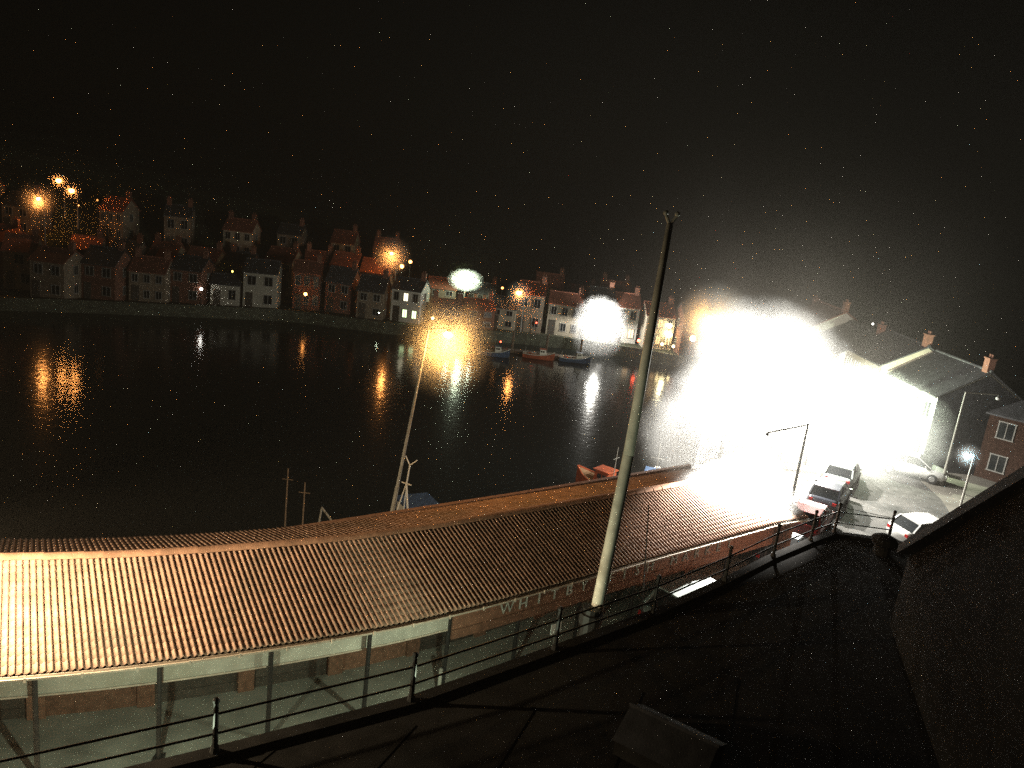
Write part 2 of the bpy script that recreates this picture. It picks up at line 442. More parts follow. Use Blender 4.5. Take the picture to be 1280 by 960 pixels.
# ------------------------------------------------------------------ flat-roofed shop with railing in the foreground
TE = [(-19, 5.6), (-11, 9.8), (-8.5, 11.1), (-4.9, 13.3), (-1.38, 15.6), (1.92, 18.35), (4.8, 20.8), (7.5, 23.45), (9.73, 25.8), (11.64, 27.6), (12.92, 28.7)]
foot = TE + [(14.96, 28.6), (18.5, 27.6), (19, 20), (9.4, 3.2), (9.4, -14), (-19, -14)]
TZ = 3.5
sh = thing('flat_roofed_shop', 'dark flat roofed building below the viewpoint with iron railing round its edge', 'building', (0, 12, 0))
mb = MB(); mb.poly(list(reversed(foot)), .006, TZ - .12); part('wall', mb, 'brick', sh, world=True)
mb = MB(); mb.poly(list(reversed(foot)), TZ - .12, TZ - .002)
rf = part('roof', mb, 'bitumen', sh, world=True)
kr = TE + [(14.96, 28.6), (18.5, 27.6)]
mb = MB(); mb.ribbon(kr, .3, TZ - .001, TZ + .1); part('roof_kerb', mb, 'bitumen', rf, world=True)
# felt laps on the roof
for k in range(9):
    mb = MB(); x0 = -9 + k * 2.6
    mb.bar((x0, 2, TZ + .006), (x0 + 5.2, 13.8 + k * 1.1 if k < 5 else 16, TZ + .006), .09, .012); part('felt_lap', mb, 'bitumen', rf, world=True)
ra = thing('railing', 'black iron railing with two rails along the edge of the dark flat roof', 'railing', (-8.5, 11.1, TZ + .1))
posts = [(-13, 8.75)] + TE[2:] + [(14.96, 28.6)]
pmb = MB(); pmb.tube((0, 0, 0), (0, 0, 1.12), .06, .05, 8); pmb.ball((0, 0, 1.14), .075); pmb.tube((0, 0, 0), (0, 0, .12), .1, .075, 8)
pme = mesh('post', pmb, 'black_iron')
for p in posts:
    o = bpy.data.objects.new('post', pme); C.objects.link(o); o.parent = ra; o.location = Vector((p[0], p[1], TZ + .1)) - ra.location
for h in (.84, .4):
    mb = MB()
    for a, b_ in zip(posts, posts[1:]): mb.tube((*a, TZ + .1 + h), (*b_, TZ + .1 + h), .026, .026, 6)
    part('rail', mb, 'black_iron', ra, world=True)
mb = MB(); mb.tube((12.92, 28.7, TZ + 1.14), (14.96, 28.6, TZ + .98), .012, .012, 6); part('wire', mb, 'black_iron', ra, world=True)
# rooftop hatch, raised timber tray and vents standing on the flat roof
ht = thing('roof_hatch', 'low pitched roof hatch on the dark flat roof, faintly lit along its edge', 'roof hatch', (4.3, 14.9, TZ), rz=-.55)
mb = MB(); mb.box((0, 0, .18), (1.9, 1.5, .36)); part('kerb', mb, 'bitumen', ht)
mb = MB(); mb.add([(-1, -.8, .36), (1, -.8, .36), (1, .8, .36), (-1, .8, .36), (-1, 0, .78), (1, 0, .78)], [(0, 1, 5, 4), (2, 3, 4, 5), (0, 4, 3), (1, 2, 5), (3, 2, 1, 0)]); part('lid', mb, 'slate', ht)
mb = MB(); mb.tube((-1.02, 0, .79), (1.02, 0, .79), .04, .04, 6); part('ridge_cap', mb, 'slate', ht)
vt = thing('roof_vent', 'squat round dark vent near the corner of the flat roof', 'vent', (14.2, 27.4, TZ))
mb = MB(); mb.tube((0, 0, 0), (0, 0, .5), .3, .3, 12); part('pipe', mb, 'bitumen', vt)
mb = MB(); mb.ball((0, 0, .52), .48, .5, 12, 6); part('cowl', mb, 'bitumen', vt)
# neighbouring dark roof on the right
nb = thing('slate_roofed_house', 'dark slate roofed house rising on the right edge of the foreground', 'house', (15.5, 16, 0))
RA, RB = Vector((11.95, 22.2, 6.05)), Vector((8.9, 10.2, 14.2))
mb = MB(); w = Vector((5.5, -1.4, 0))
mb.add([RA, RB, RB + w + Vector((0, 0, .5)), RA + w + Vector((0, 0, .5)), RA - Vector((0, 0, .3)), RB - Vector((0, 0, .3)), RB + w + Vector((0, 0, .2)), RA + w + Vector((0, 0, .2))],
       [(0, 1, 2, 3), (7, 6, 5, 4), (0, 4, 5, 1), (1, 5, 6, 2), (2, 6, 7, 3), (3, 7, 4, 0)])
nr_ = part('roof', mb, 'slate', nb, world=True)
mb = MB(); mb.add([(12.2, 22.0, TZ), (9.2, 10.2, TZ), (14.4, 8.9, TZ), (17.2, 20.7, TZ), tuple(RA + Vector((.25, -.2, -.32))), tuple(RB + Vector((.25, .2, -.32))), tuple(RB + w + Vector((-.2, .2, .18))), tuple(RA + w + Vector((-.2, -.2, .18)))],
       [(3, 2, 1, 0), (4, 5, 6, 7), (0, 1, 5, 4), (1, 2, 6, 5), (2, 3, 7, 6), (3, 0, 4, 7)]); part('wall', mb, 'bitumen', nb, world=True)
# ------------------------------------------------------------------ poles
fp = thing('flagpole', 'tall pale leaning pole with forked top in front of the market hall', 'pole', (2.95, 20.1, 0))
mb = MB(); mb.tube((2.95, 20.1, .004), (3.36, 20.6, 8.3), .20, .155, 14, False); mb.tube((3.36, 20.6, 8.3), (3.57, 21.3, 14.45), .155, .09, 14); part('shaft', mb, 'pole_paint', fp, world=True, smooth=True)
mb = MB(); mb.tube((2.95, 20.1, .006), (2.97, 20.13, 3.9), .27, .24, 12); mb.tube((2.97, 20.13, 3.45), (2.975, 20.135, 3.75), .33, .33, 12); part('sleeve', mb, 'black_iron', fp, world=True)
for sx in (-.15, .15):
    mb = MB(); mb.tube((3.57, 21.3, 14.42), (3.57 + sx, 21.3, 14.7), .045, .04, 6); mb.ball((3.57 + sx, 21.3, 14.73), .07); part('prong', mb, 'steel_post', fp, world=True)
tp = thing('thin_pole', 'thin dark upright pole beside the lettered fascia', 'pole', (5.45, 24.5, 0))
mb = MB(); mb.tube((5.45, 24.5, .004), (4.95, 24.7, 5.35), .035, .02, 6); part('shaft', mb, 'black_iron', tp, world=True)
mb = MB(); mb.tube((5.45, 24.5, .004), (5.44, 24.5, .3), .09, .07, 8); part('base', mb, 'steel_post', tp, world=True)
bl = thing('bollard', 'short white bollard on the pavement beyond the railing', 'bollard', (-1.05, 20.75, .12))
mb = MB(); mb.tube((0, 0, 0), (0, 0, .82), .06, .055, 10); part('post', mb, 'letter_white', bl)
mb = MB(); mb.ball((0, 0, .84), .07); part('cap', mb, 'steel_post', bl)
nbd = thing('notice_board', 'small white notice fixed under the lettered fascia', 'notice', (2.3, 22.55, 1.5))
mb = MB(); mb.box((2.3, 22.55, 1.72), (.42, .03, .36), .72); part('panel', mb, 'notice', nbd, world=True)
mb = MB(); mb.tube((2.3, 22.58, .004), (2.3, 22.58, 1.9), .025, .025, 6); part('stake', mb, 'steel_post', nbd, world=True)

# ------------------------------------------------------------------ houses
def make_house(label, loc, rz, w, dp, hw, hr, wall, roof, floors=2, bays=2, chim=1, lit=(), sides=True, group=None, name='house', door=True, hip=False, cat='house', arcade=False):
    h = thing(name, label, cat, loc, rz, group)
    mb = MB(); a, b_ = w / 2, dp / 2
    mb.add([(-a, -b_, -1.5), (a, -b_, -1.5), (a, b_, -1.5), (-a, b_, -1.5), (-a, -b_, hw), (a, -b_, hw), (a, b_, hw), (-a, b_, hw), (-a, 0, hw + hr - .06), (a, 0, hw + hr - .06)],
           [(3, 2, 1, 0), (0, 1, 5, 4), (2, 3, 7, 6), (1, 2, 6, 9, 5), (3, 0, 4, 8, 7), (4, 5, 9, 8), (6, 7, 8, 9)])
    part('wall', mb, wall, h)
    oh, th = .22, .1; sl_ = hr / b_
    mb = MB()
    for sg in (-1, 1):
        y0, z0 = sg * (b_ + oh), hw - oh * sl_
        q = [(-a - .12, y0, z0), (a + .12, y0, z0), (a + .12, 0, hw + hr), (-a - .12, 0, hw + hr)]
        mb.add(q + [(x, y, z + th) for x, y, z in q], [(3, 2, 1, 0), (4, 5, 6, 7), (0, 1, 5, 4), (1, 2, 6, 5), (2, 3, 7, 6), (3, 0, 4, 7)])
    r = part('roof', mb, roof, h)
    mb = MB(); mb.tube((-a - .12, 0, hw + hr + .1), (a + .12, 0, hw + hr + .1), .09, .09, 6); part('ridge', mb, roof, r)
    for k in range(chim):
        cx = (a - .35) * (1 if k == 0 else -1)
        mb = MB(); mb.box((cx, 0, hw + hr + .35), (.55, .45, 1.0)); mb.box((cx, 0, hw + hr + .88), (.65, .55, .08))
        mb.tube((cx - .12, 0, hw + hr + .9), (cx - .12, 0, hw + hr + 1.15), .08, .07, 6); mb.tube((cx + .12, 0, hw + hr + .9), (cx + .12, 0, hw + hr + 1.15), .08, .07, 6)
        part('chimney', mb, 'house_brick', r)
    fh = hw / floors
    if door:
        dx = -a + .7
        mb = MB(); mb.box((dx, -b_ - .02, .95), (.8, .08, 1.9)); dr = part('door', mb, 'door_dark', h)
        mb = MB(); mb.ball((dx + .28, -b_ - .08, .95), .035); part('handle', mb, 'rim', dr)
    def win(x, z, ww, wh, face, on):
        mbf, mbp = MB(), MB()
        if face == 0:
            y = -b_ - .025
            for q in ((x, y, z + wh / 2, ww + .14, .08, .07), (x, y, z - wh / 2, ww + .14, .12, .07), (x - ww / 2, y, z, .07, .08, wh - .07), (x + ww / 2, y, z, .07, .08, wh - .07), (x, y, z, .05, .07, wh - .07)):
                mbf.box(q[:3], q[3:])
            mbp.box((x, -b_ - .005, z), (ww, .03, wh))
        else:
            xx = face * (a + .025)
            for q in ((xx, x, z + wh / 2, .08, ww + .14, .07), (xx, x, z - wh / 2, .12, ww + .14, .07), (xx, x - ww / 2, z, .08, .07, wh - .07), (xx, x + ww / 2, z, .08, .07, wh - .07), (xx, x, z, .07, .05, wh - .07)):
                mbf.box(q[:3], q[3:])
            mbp.box((face * (a + .005), x, z), (.03, ww, wh))
        f = part('window', mbf, 'frame_dim' if group == 'houses on the far bank' or wall == 'dark_brick' else 'frame_white', h); part('pane', mbp, on if on else 'glass_dark', f)
    idx = 0
    for fl in range(floors):
        for k in range(bays):
            x = -a + w * (k + .5) / bays
            if fl == 0 and door and k == 0 and bays > 1: idx += 1; continue
            if fl == 0 and bays == 1 and door: x += .6
            win(x, fl * fh + fh * .55, min(.95, w / bays * .5), min(1.15, fh * .5), 0, lit[idx] if idx < len(lit) and lit[idx] else None); idx += 1
    for fl in range(floors if sides else 0):
        for fc in (-1, 1): win(0, fl * fh + fh * .55, .7, min(1.0, fh * .48), fc, None)
    return h
glow('pane_warm', (1, .55, .2), 1.3); glow('pane_pale', (1, .9, .6), 2.2); glow('pane_green', (.75, 1, .5), 2.4); glow('pane_white', (1, .97, .9), 4)
FB = 'houses on the far bank'
def far(label, x, dd, w, dp, hw, hr, wall, roof, rz=0, **k):
    y = bank_y(x) + dd
    return make_house(label, (x, y, hill(x, y)), rz, w, dp, hw, hr, wall, roof, group=FB, name='house', **k)
far('long pale blank walled building at the water edge, left of the small orange lamp', -31.2, 3.2, 3.8, 4.5, 4.3, 1.2, 'house_pale', 'roof_slate', .18, bays=2, chim=0)
far('low pale lean-to building beside the taller pale gable on the waterfront', -34.9, 3.4, 3.2, 3.6, 2.6, .9, 'house_pale', 'roof_slate', .2, bays=2, floors=1, chim=0)
far('floodlit white house with bright ground floor across the water', -13.7, 4.2, 3.6, 4, 4.0, 1.1, 'house_white', 'roof_slate', -.15, bays=3, lit=(None, 'pane_green', 'pane_green', None, 'pane_pale'), chim=1)
far('orange lit stone house end wall below the bright hillside lamp', -56.2, 9, 3.2, 3.4, 4.2, 1.5, 'house_stone', 'roof_red', .3, bays=1)
far('tall narrow stone house right of the red marker light on the far quay', 1.2, 4.2, 3.3, 4, 4.8, 1.3, 'house_stone', 'roof_red', -.05, bays=2)
far('broad cream house with a red light on its front by the far quay', 5.6, 4.0, 4.2, 4, 4.0, 1.2, 'house_cream', 'roof_red', -.05, bays=3)
far('pale three storey house just left of the white floodlights', 9.9, 4.2, 3.0, 4, 5.2, 1.2, 'house_pale', 'roof_slate', 0, floors=3, bays=2, lit=(None, 'pane_white', None, None))
far('white gabled house behind the white floodlights on the quay', 13.3, 5.5, 3.0, 4, 4.6, 1.4, 'house_white', 'roof_red', .05, bays=2, lit=(None, 'pane_warm'))
far('cream inn with warm lit windows right of the white floodlights', 17.2, 5.0, 3.6, 4, 4.2, 1.3, 'house_cream', 'roof_red', .1, bays=3, lit=(None, 'pane_warm', 'pane_warm', None, 'pane_warm'))
far('brick house with one warm window at the head of the harbour', 21.4, 5.0, 3.6, 4, 4.8, 1.3, 'house_brick', 'roof_slate', .1, bays=2, lit=(None, 'pane_warm', None, 'pane_warm'))
walls = ['house_stone', 'house_brick', 'house_cream', 'house_stone', 'house_brick', 'house_stone']
rng = random.Random(11)
spots = []
for x in [-67, -62.5, -58.8, -50.5, -46.4, -42.3, -38.6]: spots.append((x, 3.5))
for x in [-64, -60, -52, -48, -44, -40, -36, -31.5, -27.5, -23.6, -19.5]: spots.append((x, 12.5))
for x in [-66, -61.5, -52.5, -46, -39, -33, -26, -20]: spots.append((x, 21))
for x in [-9.2, -5.4, -2.0, -26.5, -22.2, -18.1]: spots.append((x, 4.2))
LOW = {-9.2, -5.4, -2.0, -11, -5.5}
for x in [-11, -5.5, 3.5, 8, 12.5]: spots.append((x, 14))
spots.sort()
ORD = ['first', 'second', 'third', 'fourth', 'fifth', 'sixth', 'seventh', 'eighth', 'ninth', 'tenth', 'eleventh', 'twelfth', 'thirteenth', 'fourteenth', 'fifteenth', 'sixteenth', 'seventeenth']
WORD = {'house_stone': 'brown stone', 'house_brick': 'brick', 'house_cream': 'cream', 'house_pale': 'pale', 'roof_red': 'red', 'roof_slate': 'slate'}
count = {}
for x, dd in spots:
    tier = 'waterfront row' if dd < 5 else 'middle tier' if dd < 16 else 'top tier'
    wl, rl = (rng.choice(walls) if x > -45 else rng.choice(['house_stone', 'house_brick'])), rng.choice(['roof_red', 'roof_red', 'roof_slate']); nth = count[tier] = count.get(tier, -1) + 1
    far('dark %s house, %s roof, %s from left in the %s of far houses' % (WORD[wl], WORD[rl], ORD[nth], tier), x, dd + rng.uniform(-.6, .6), rng.uniform(3.1, 3.9), rng.uniform(3.4, 4.2), rng.uniform(3.4, 4.6) * (.62 if x in LOW else 1), rng.uniform(1.1, 1.6) * (.7 if x in LOW else 1), wl, rl, rng.uniform(-.15, .3), bays=rng.choice([2, 2, 3]), chim=rng.choice([1, 1, 2]))
# the row along the road on the right, facing the harbour
RW = 'houses along the harbour road'
def row(label, x, y, w, dp, hw, hr, wall, roof, rz=-math.pi / 2, **k):
    return make_house(label, (x, y, .004), rz, w, dp, hw, hr, wall, roof, group=RW, **k)
H1 = row('white gabled house end nearest the glare, beside the unlit lamp arm', 30.2, 54.0, 6.4, 6, 5.0, 1.9, 'house_white', 'roof_slate', -math.pi / 2 + .05, bays=4, floors=2, sides=False)
mb = MB()
mb.add([(3.22, -3.02, -.3), (3.28, -3.02, -.3), (3.28, 3.02, -.3), (3.22, 3.02, -.3), (3.22, -3.02, 4.9), (3.28, -3.02, 4.9), (3.28, 3.02, 4.9), (3.22, 3.02, 4.9), (3.22, 0, 6.7), (3.28, 0, 6.7)],
       [(3, 2, 1, 0), (0, 1, 5, 4), (2, 3, 7, 6), (1, 2, 6, 9, 5), (3, 0, 4, 8, 7), (4, 5, 9, 8), (6, 7, 8, 9)]); part('shade_sheet', mb, 'slate', H1)  # dark sheet added over the end gable to make it look unlit
row('cream house second in the row along the harbour road', 29.6, 61, 6.6, 6, 5.4, 1.7, 'house_cream', 'roof_slate', bays=4)
row('white shop front with bright windows mid way along the road', 29.2, 68, 6.8, 6, 4.8, 1.8, 'house_white', 'roof_slate', bays=4, lit=('pane_white',) * 4)
row('pale house towards the far end of the road row', 28.8, 75, 6.8, 6, 5.6, 1.8, 'house_pale', 'roof_red', bays=4)
row('white house at the far end of the road row', 28.6, 82, 6.6, 6, 5.0, 1.8, 'house_white', 'roof_slate', bays=4)
row('dark brown house in shadow right of the unlit lamp arm', 34.6, 51.5, 8.0, 6, 4.4, 2.0, 'dark_brick', 'roof_slate', -.75, bays=4)
row('dark house at the right edge behind the blue lamp', 39.4, 45.0, 8.0, 6, 4.6, 2.1, 'dark_brick', 'roof_slate', -1.0, bays=4)

# ------------------------------------------------------------------ trees on the far hill
def make_tree(seed, h):
    r = random.Random(seed); t = thing('tree', 'x', 'tree')
    mb = MB(); mb.tube((0, 0, -.4), (.05, 0, h * .45), .16, .1, 7); pts = []
    for k in range(6):
        a = k * 1.05 + r.uniform(-.3, .3); q = Vector((math.cos(a) * h * .22, math.sin(a) * h * .22, h * r.uniform(.5, .85)))
        mb.tube((.05, 0, h * .4), q, .07, .02, 5); pts.append(q)
    part('trunk', mb, 'bark', t); mb = MB()
    pts.append(Vector((0, 0, h * .85)))
    for p in pts:
        for k in range(110):
            c = p + Vector((r.gauss(0, 1), r.gauss(0, 1), r.gauss(0, .8))) * h * .09
            u = Vector((r.uniform(-1, 1), r.uniform(-1, 1), r.uniform(-1, 1))).normalized(); w_ = u.orthogonal().normalized(); sz = h * r.uniform(.02, .04)
            mb.add([c - u * sz, c + w_ * sz * .7, c + u * sz, c - w_ * sz * .7], [(0, 1, 2, 3)])
    part('crown', mb, 'leaf', t)
    return t
tp_ = [make_tree(1, 4.6), make_tree(2, 3.6)]
for i, (x, dd) in enumerate([(-62, 8.5), (-56.5, 16), (-49.5, 8.5), (-41.5, 17.5), (-36.8, 8), (-30, 18), (-22.5, 9), (-15.5, 10), (-9, 20), (-1, 11)]):
    o = tp_[i % 2] if i < 2 else copy_tree(tp_[i % 2])
    y = bank_y(x) + dd; o.location = (x, y, hill(x, y)); o.rotation_euler = (0, 0, i * 1.3)
    tag(o, 'leafy dark tree, %s from left among the houses across the water' % ORD[i], 'tree', 'trees on the far hillside')

# ------------------------------------------------------------------ cars
def make_car(paint, van=False):
    t = thing('parked_car', 'x', 'car')
    xs = [(-2.0, .42, .80, .70), (-1.9, .30, .92, .80), (-1.2, .24, .96, .86), (0, .22, .95, .87), (1.1, .24, .90, .86), (1.75, .28, .78, .80), (1.98, .40, .66, .66)]
    mb = MB(); mb.loft([[(x, -w, (z0 + z1) / 2), (x, -w * .92, z0), (x, w * .92, z0), (x, w, (z0 + z1) / 2), (x, w * .94, z1 - .04), (x, w * .7, z1), (x, -w * .7, z1), (x, -w * .94, z1 - .04)] for x, z0, z1, w in xs])
    body = part('body', mb, paint, t, smooth=True)
    cab = [(-1.75, .93, .94, .72), (-1.35, .93, 1.36, .66), (-.5, .93, 1.44, .66), (.25, .93, 1.40, .66), (1.05, .90, .91, .74)]
    mb = MB(); mb.loft([[(x, -w - .06, z0 - .02), (x, w + .06, z0 - .02), (x, w, z1), (x, -w, z1)] for x, z0, z1, w in cab]); part('windows', mb, 'glass_dark', t)
    mb = MB(); mb.loft([[(x, -w, z - .03), (x, w, z - .03), (x, w * .93, z + .02), (x, -w * .93, z + .02)] for x, z, w in ((-1.38, 1.36, .67), (-.5, 1.45, .67), (.28, 1.41, .67))]); part('roof_panel', mb, paint, t)
    for sg in (-1, 1):
        for p0, p1, w_ in (((.28, sg * .665, 1.40), (1.06, sg * .775, .93), .06), ((-.45, sg * .67, 1.42), (-.42, sg * .72, .95), .06), ((-1.36, sg * .665, 1.36), (-1.76, sg * .75, .95), .08)):
            mb = MB(); mb.bar(p0, p1, w_, .05); part('pillar', mb, paint, t)
        mb = MB(); mb.box((1.93, sg * .56, .62), (.1, .26, .13)); part('headlight', mb, 'lamp_clear', t)
        mb = MB(); mb.box((-1.97, sg * .6, .76), (.08, .2, .14)); part('tail_light', mb, 'lamp_red', t)
        mb = MB(); mb.box((.72, sg * .92, .98), (.1, .14, .1)); part('mirror', mb, paint, t)
        for x in (-1.25, 1.22):
            mb = MB(); mb.tube((x, sg * .68, .31), (x, sg * .88, .31), .31, .31, 14); w_ = part('wheel', mb, 'rubber', t)
            mb = MB(); mb.tube((x, sg * .87, .31), (x, sg * .89, .31), .19, .17, 10); part('rim', mb, 'rim', w_)
    mb = MB(); mb.box((1.99, 0, .38), (.06, 1.1, .14)); part('bumper', mb, 'rubber', t)
    return t
CG = 'cars parked along the harbour road'
protos = {k: None for k in ('car_silver', 'car_white', 'car_dark', 'car_red')}
RDIR = .69
for paint, x, y, rz, lab in [
    ('car_silver', 8.05, 26.45, RDIR, 'tall silver car parked below the market fascia, its roof showing behind the railing'),
    ('car_white', 26.0, 49.0, -.5, 'white car parked at the foot of the white house end'),
    ('car_white', 21.6, 37.6, .3, 'white car half hidden behind the dark roof edge on the right'),
    ('car_dark', 13.0, 33.4, 1.0, 'dark car parked first in the row past the end of the market'),
    ('car_red', 15.6, 37.6, 1.02, 'dark red car parked second in the row past the market'),
    ('car_dark', 18.0, 41.6, 1.03, 'dark car parked third in the row, towards the glare'),
    ('car_silver', 20.2, 45.6, 1.05, 'silver car parked last in the row, deepest in the glare')]:
    o = protos[paint]
    if o is None: o = protos[paint] = make_car(paint)
    else: o = copy_tree(o)
    o.location = (x, y, .006); o.rotation_euler = (0, 0, rz); tag(o, lab, 'car', CG)
    o.scale = (1.34,) * 3 if lab.startswith('tall') else (1, 1, 1)

# ------------------------------------------------------------------ boats
def make_boat(label, loc, rz, L, hull, top, mast='pole', group='boats moored in the harbour'):
    t = thing('fishing_boat', label, 'boat', loc, rz, group)
    k = L / 8.0; st = []
    for u, w, keel, sh_ in ((-4, 1.0, -.3, .95), (-2.5, 1.35, -.5, .9), (-.5, 1.45, -.6, .95), (1.5, 1.3, -.6, 1.15), (3, .8, -.5, 1.5), (4.1, .06, .1, 1.9)):
        st.append([(u * k, -w * k, sh_ * k), (u * k, -w * .85 * k, .1 * k), (u * k, -w * .3 * k, keel * k), (u * k, w * .3 * k, keel * k), (u * k, w * .85 * k, .1 * k), (u * k, w * k, sh_ * k)])
    mb = MB(); mb.loft(st); part('hull', mb, hull, t, smooth=False)
    mb = MB(); mb.strip([[(r[0][0], r[0][1] * .93, r[0][2] + .012) for r in st], [(r[5][0], r[5][1] * .93, r[5][2] + .012) for r in st]]); part('deck', mb, 'boat_deck', t)
    for sg in (0, 5):
        mb = MB()
        for a, b_ in zip(st, st[1:]): mb.bar((a[sg][0], a[sg][1], a[sg][2] + .05), (b_[sg][0], b_[sg][1], b_[sg][2] + .05), .1 * k, .14 * k)
        part('gunwale', mb, top, t)
    mb = MB(); mb.loft([[(.3 * k, -.8 * k, .95 * k), (2.0 * k, -.7 * k, .95 * k), (2.0 * k, .7 * k, .95 * k), (.3 * k, .8 * k, .95 * k)], [(.35 * k, -.75 * k, 2.5 * k), (1.75 * k, -.62 * k, 2.5 * k), (1.75 * k, .62 * k, 2.5 * k), (.35 * k, .75 * k, 2.5 * k)]]); wh = part('wheelhouse', mb, top, t)
    for yy in (-.4, 0, .4):
        mb = MB(); mb.box((1.86 * k, yy * k, 2.05 * k), (.06 * k, .32 * k, .45 * k)); part('window', mb, 'glass_dark', wh)
    for sg in (-1, 1):
        for xx in (.7, 1.25):
            mb = MB(); mb.box((xx * k, sg * .75 * k, 2.0 * k), (.4 * k, .08 * k, .42 * k)); part('window', mb, 'glass_dark', wh)
    mb = MB(); mb.box((1.05 * k, 0, 2.55 * k), (1.75 * k, 1.65 * k, .08 * k)); part('wheelhouse_roof', mb, hull, t)
    if mast == 'pole':
        mb = MB(); mb.tube((.2 * k, 0, .9 * k), (.15 * k, 0, 5.0 * k), .05 * k, .03 * k, 6); m_ = part('mast', mb, 'steel_post', t)
        mb = MB(); mb.tube((.17 * k, -.5 * k, 3.9 * k), (.17 * k, .5 * k, 3.9 * k), .025 * k, .025 * k, 5); part('crosstree', mb, 'steel_post', m_)
    mb = MB()
    for yy in (-.9, .9): mb.tube((-3.5 * k, yy * k, .9 * k), (-3.4 * k, yy * .8 * k, 2.4 * k), .05 * k, .04 * k, 6)
    mb.tube((-3.4 * k, -.72 * k, 2.4 * k), (-3.4 * k, .72 * k, 2.4 * k), .045 * k, .045 * k, 6); part('gantry', mb, 'steel_post', t)
    for xx, yy in ((-2.3, .3), (-1.6, -.4)):
        mb = MB(); mb.box((xx * k, yy * k, 1.08 * k), (.7 * k, .5 * k, .34 * k), .2); part('fish_box', mb, 'hull_red', t)
    return t
make_boat('orange red fishing boat moored behind the market roof, lit from above', (7.3, 48.6, -3.9), 2.5, 5.6, 'hull_red', 'hull_red')
yb = make_boat('dark fishing boat behind the roof with a lit tripod mast', (-5.0, 37.4, -3.9), .55, 8.5, 'hull_blue', 'boat_white', mast=None)
ym = thing('tripod_mast', 'slender lit tripod mast with forked top rising behind the market roof', 'mast', (-4.55, 36.2, -2.95))
for nm, p0, p1, r in (('leg', (-5.25, 36.1, -2.95), (-4.48, 36.1, .42), .035), ('leg', (-4.02, 36.1, -2.95), (-4.46, 36.1, .42), .055), ('leg', (-4.6, 37.0, -2.95), (-4.47, 36.15, .42), .035),
                      ('stem', (-4.47, 36.1, .3), (-4.38, 36.1, 1.45), .045), ('fork', (-4.38, 36.1, 1.4), (-4.62, 36.1, 1.85), .03), ('fork', (-4.38, 36.1, 1.4), (-4.05, 36.1, 1.7), .03), ('collar', (-4.7, 36.1, .5), (-4.22, 36.1, .4), .03)):
    mb = MB(); mb.tube(p0, p1, r, r * .85, 6); part(nm, mb, 'frame_white', ym, world=True)
for x, y, h, lab in ((-9.5, 33.6, 5.4, 'thin boat mast rising behind the roof, taller of two'), (-8.65, 33.4, 4.9, 'thin boat mast rising behind the roof, shorter of two')):
    o = thing('boat_mast', lab, 'mast', (x, y, -3.9), 0, 'two thin masts behind the roof')
    mb = MB(); mb.tube((0, 0, 0), (.0, 0, h), .05, .03, 6); part('spar', mb, 'timber', o)
    mb = MB(); mb.tube((-.25, 0, h * .9), (.25, 0, h * .9), .02, .02, 5); part('crosstree', mb, 'timber', o)
for i, (x, y, rz, hm) in enumerate([(-2.5, 88, .1, 'hull_blue'), (2.6, 89.5, -.05, 'hull_red'), (6.8, 90.0, .05, 'hull_blue')]):
    make_boat(('small blue boat moored at the far pontoon below the red marker light', 'small red boat moored at the middle of the far pontoon', 'small blue boat moored at the right end of the far pontoon')[i], (x, y, -3.95), rz, 3.6, hm, 'boat_white')
make_boat('dark boat moored beside the glaring quay', (9.6, 47.5, -3.9), 1.35, 7.0, 'hull_blue', 'boat_white')
pt = thing('pontoon', 'low dark floating pontoon in front of the far quay', 'pontoon', (2, 91.3, -4))
for k in range(8):
    mb = MB(); mb.box((-4.6 + k * 1.75, 91.3, -3.8), (1.7, 1.2, .3)); part('deck_board', mb, 'timber', pt, world=True)
for k in range(4):
    mb = MB(); mb.tube((-4.5 + k * 4, 92.05, -6), (-4.5 + k * 4, 92.05, -1.6), .12, .12, 8); part('pile', mb, 'timber', pt, world=True)

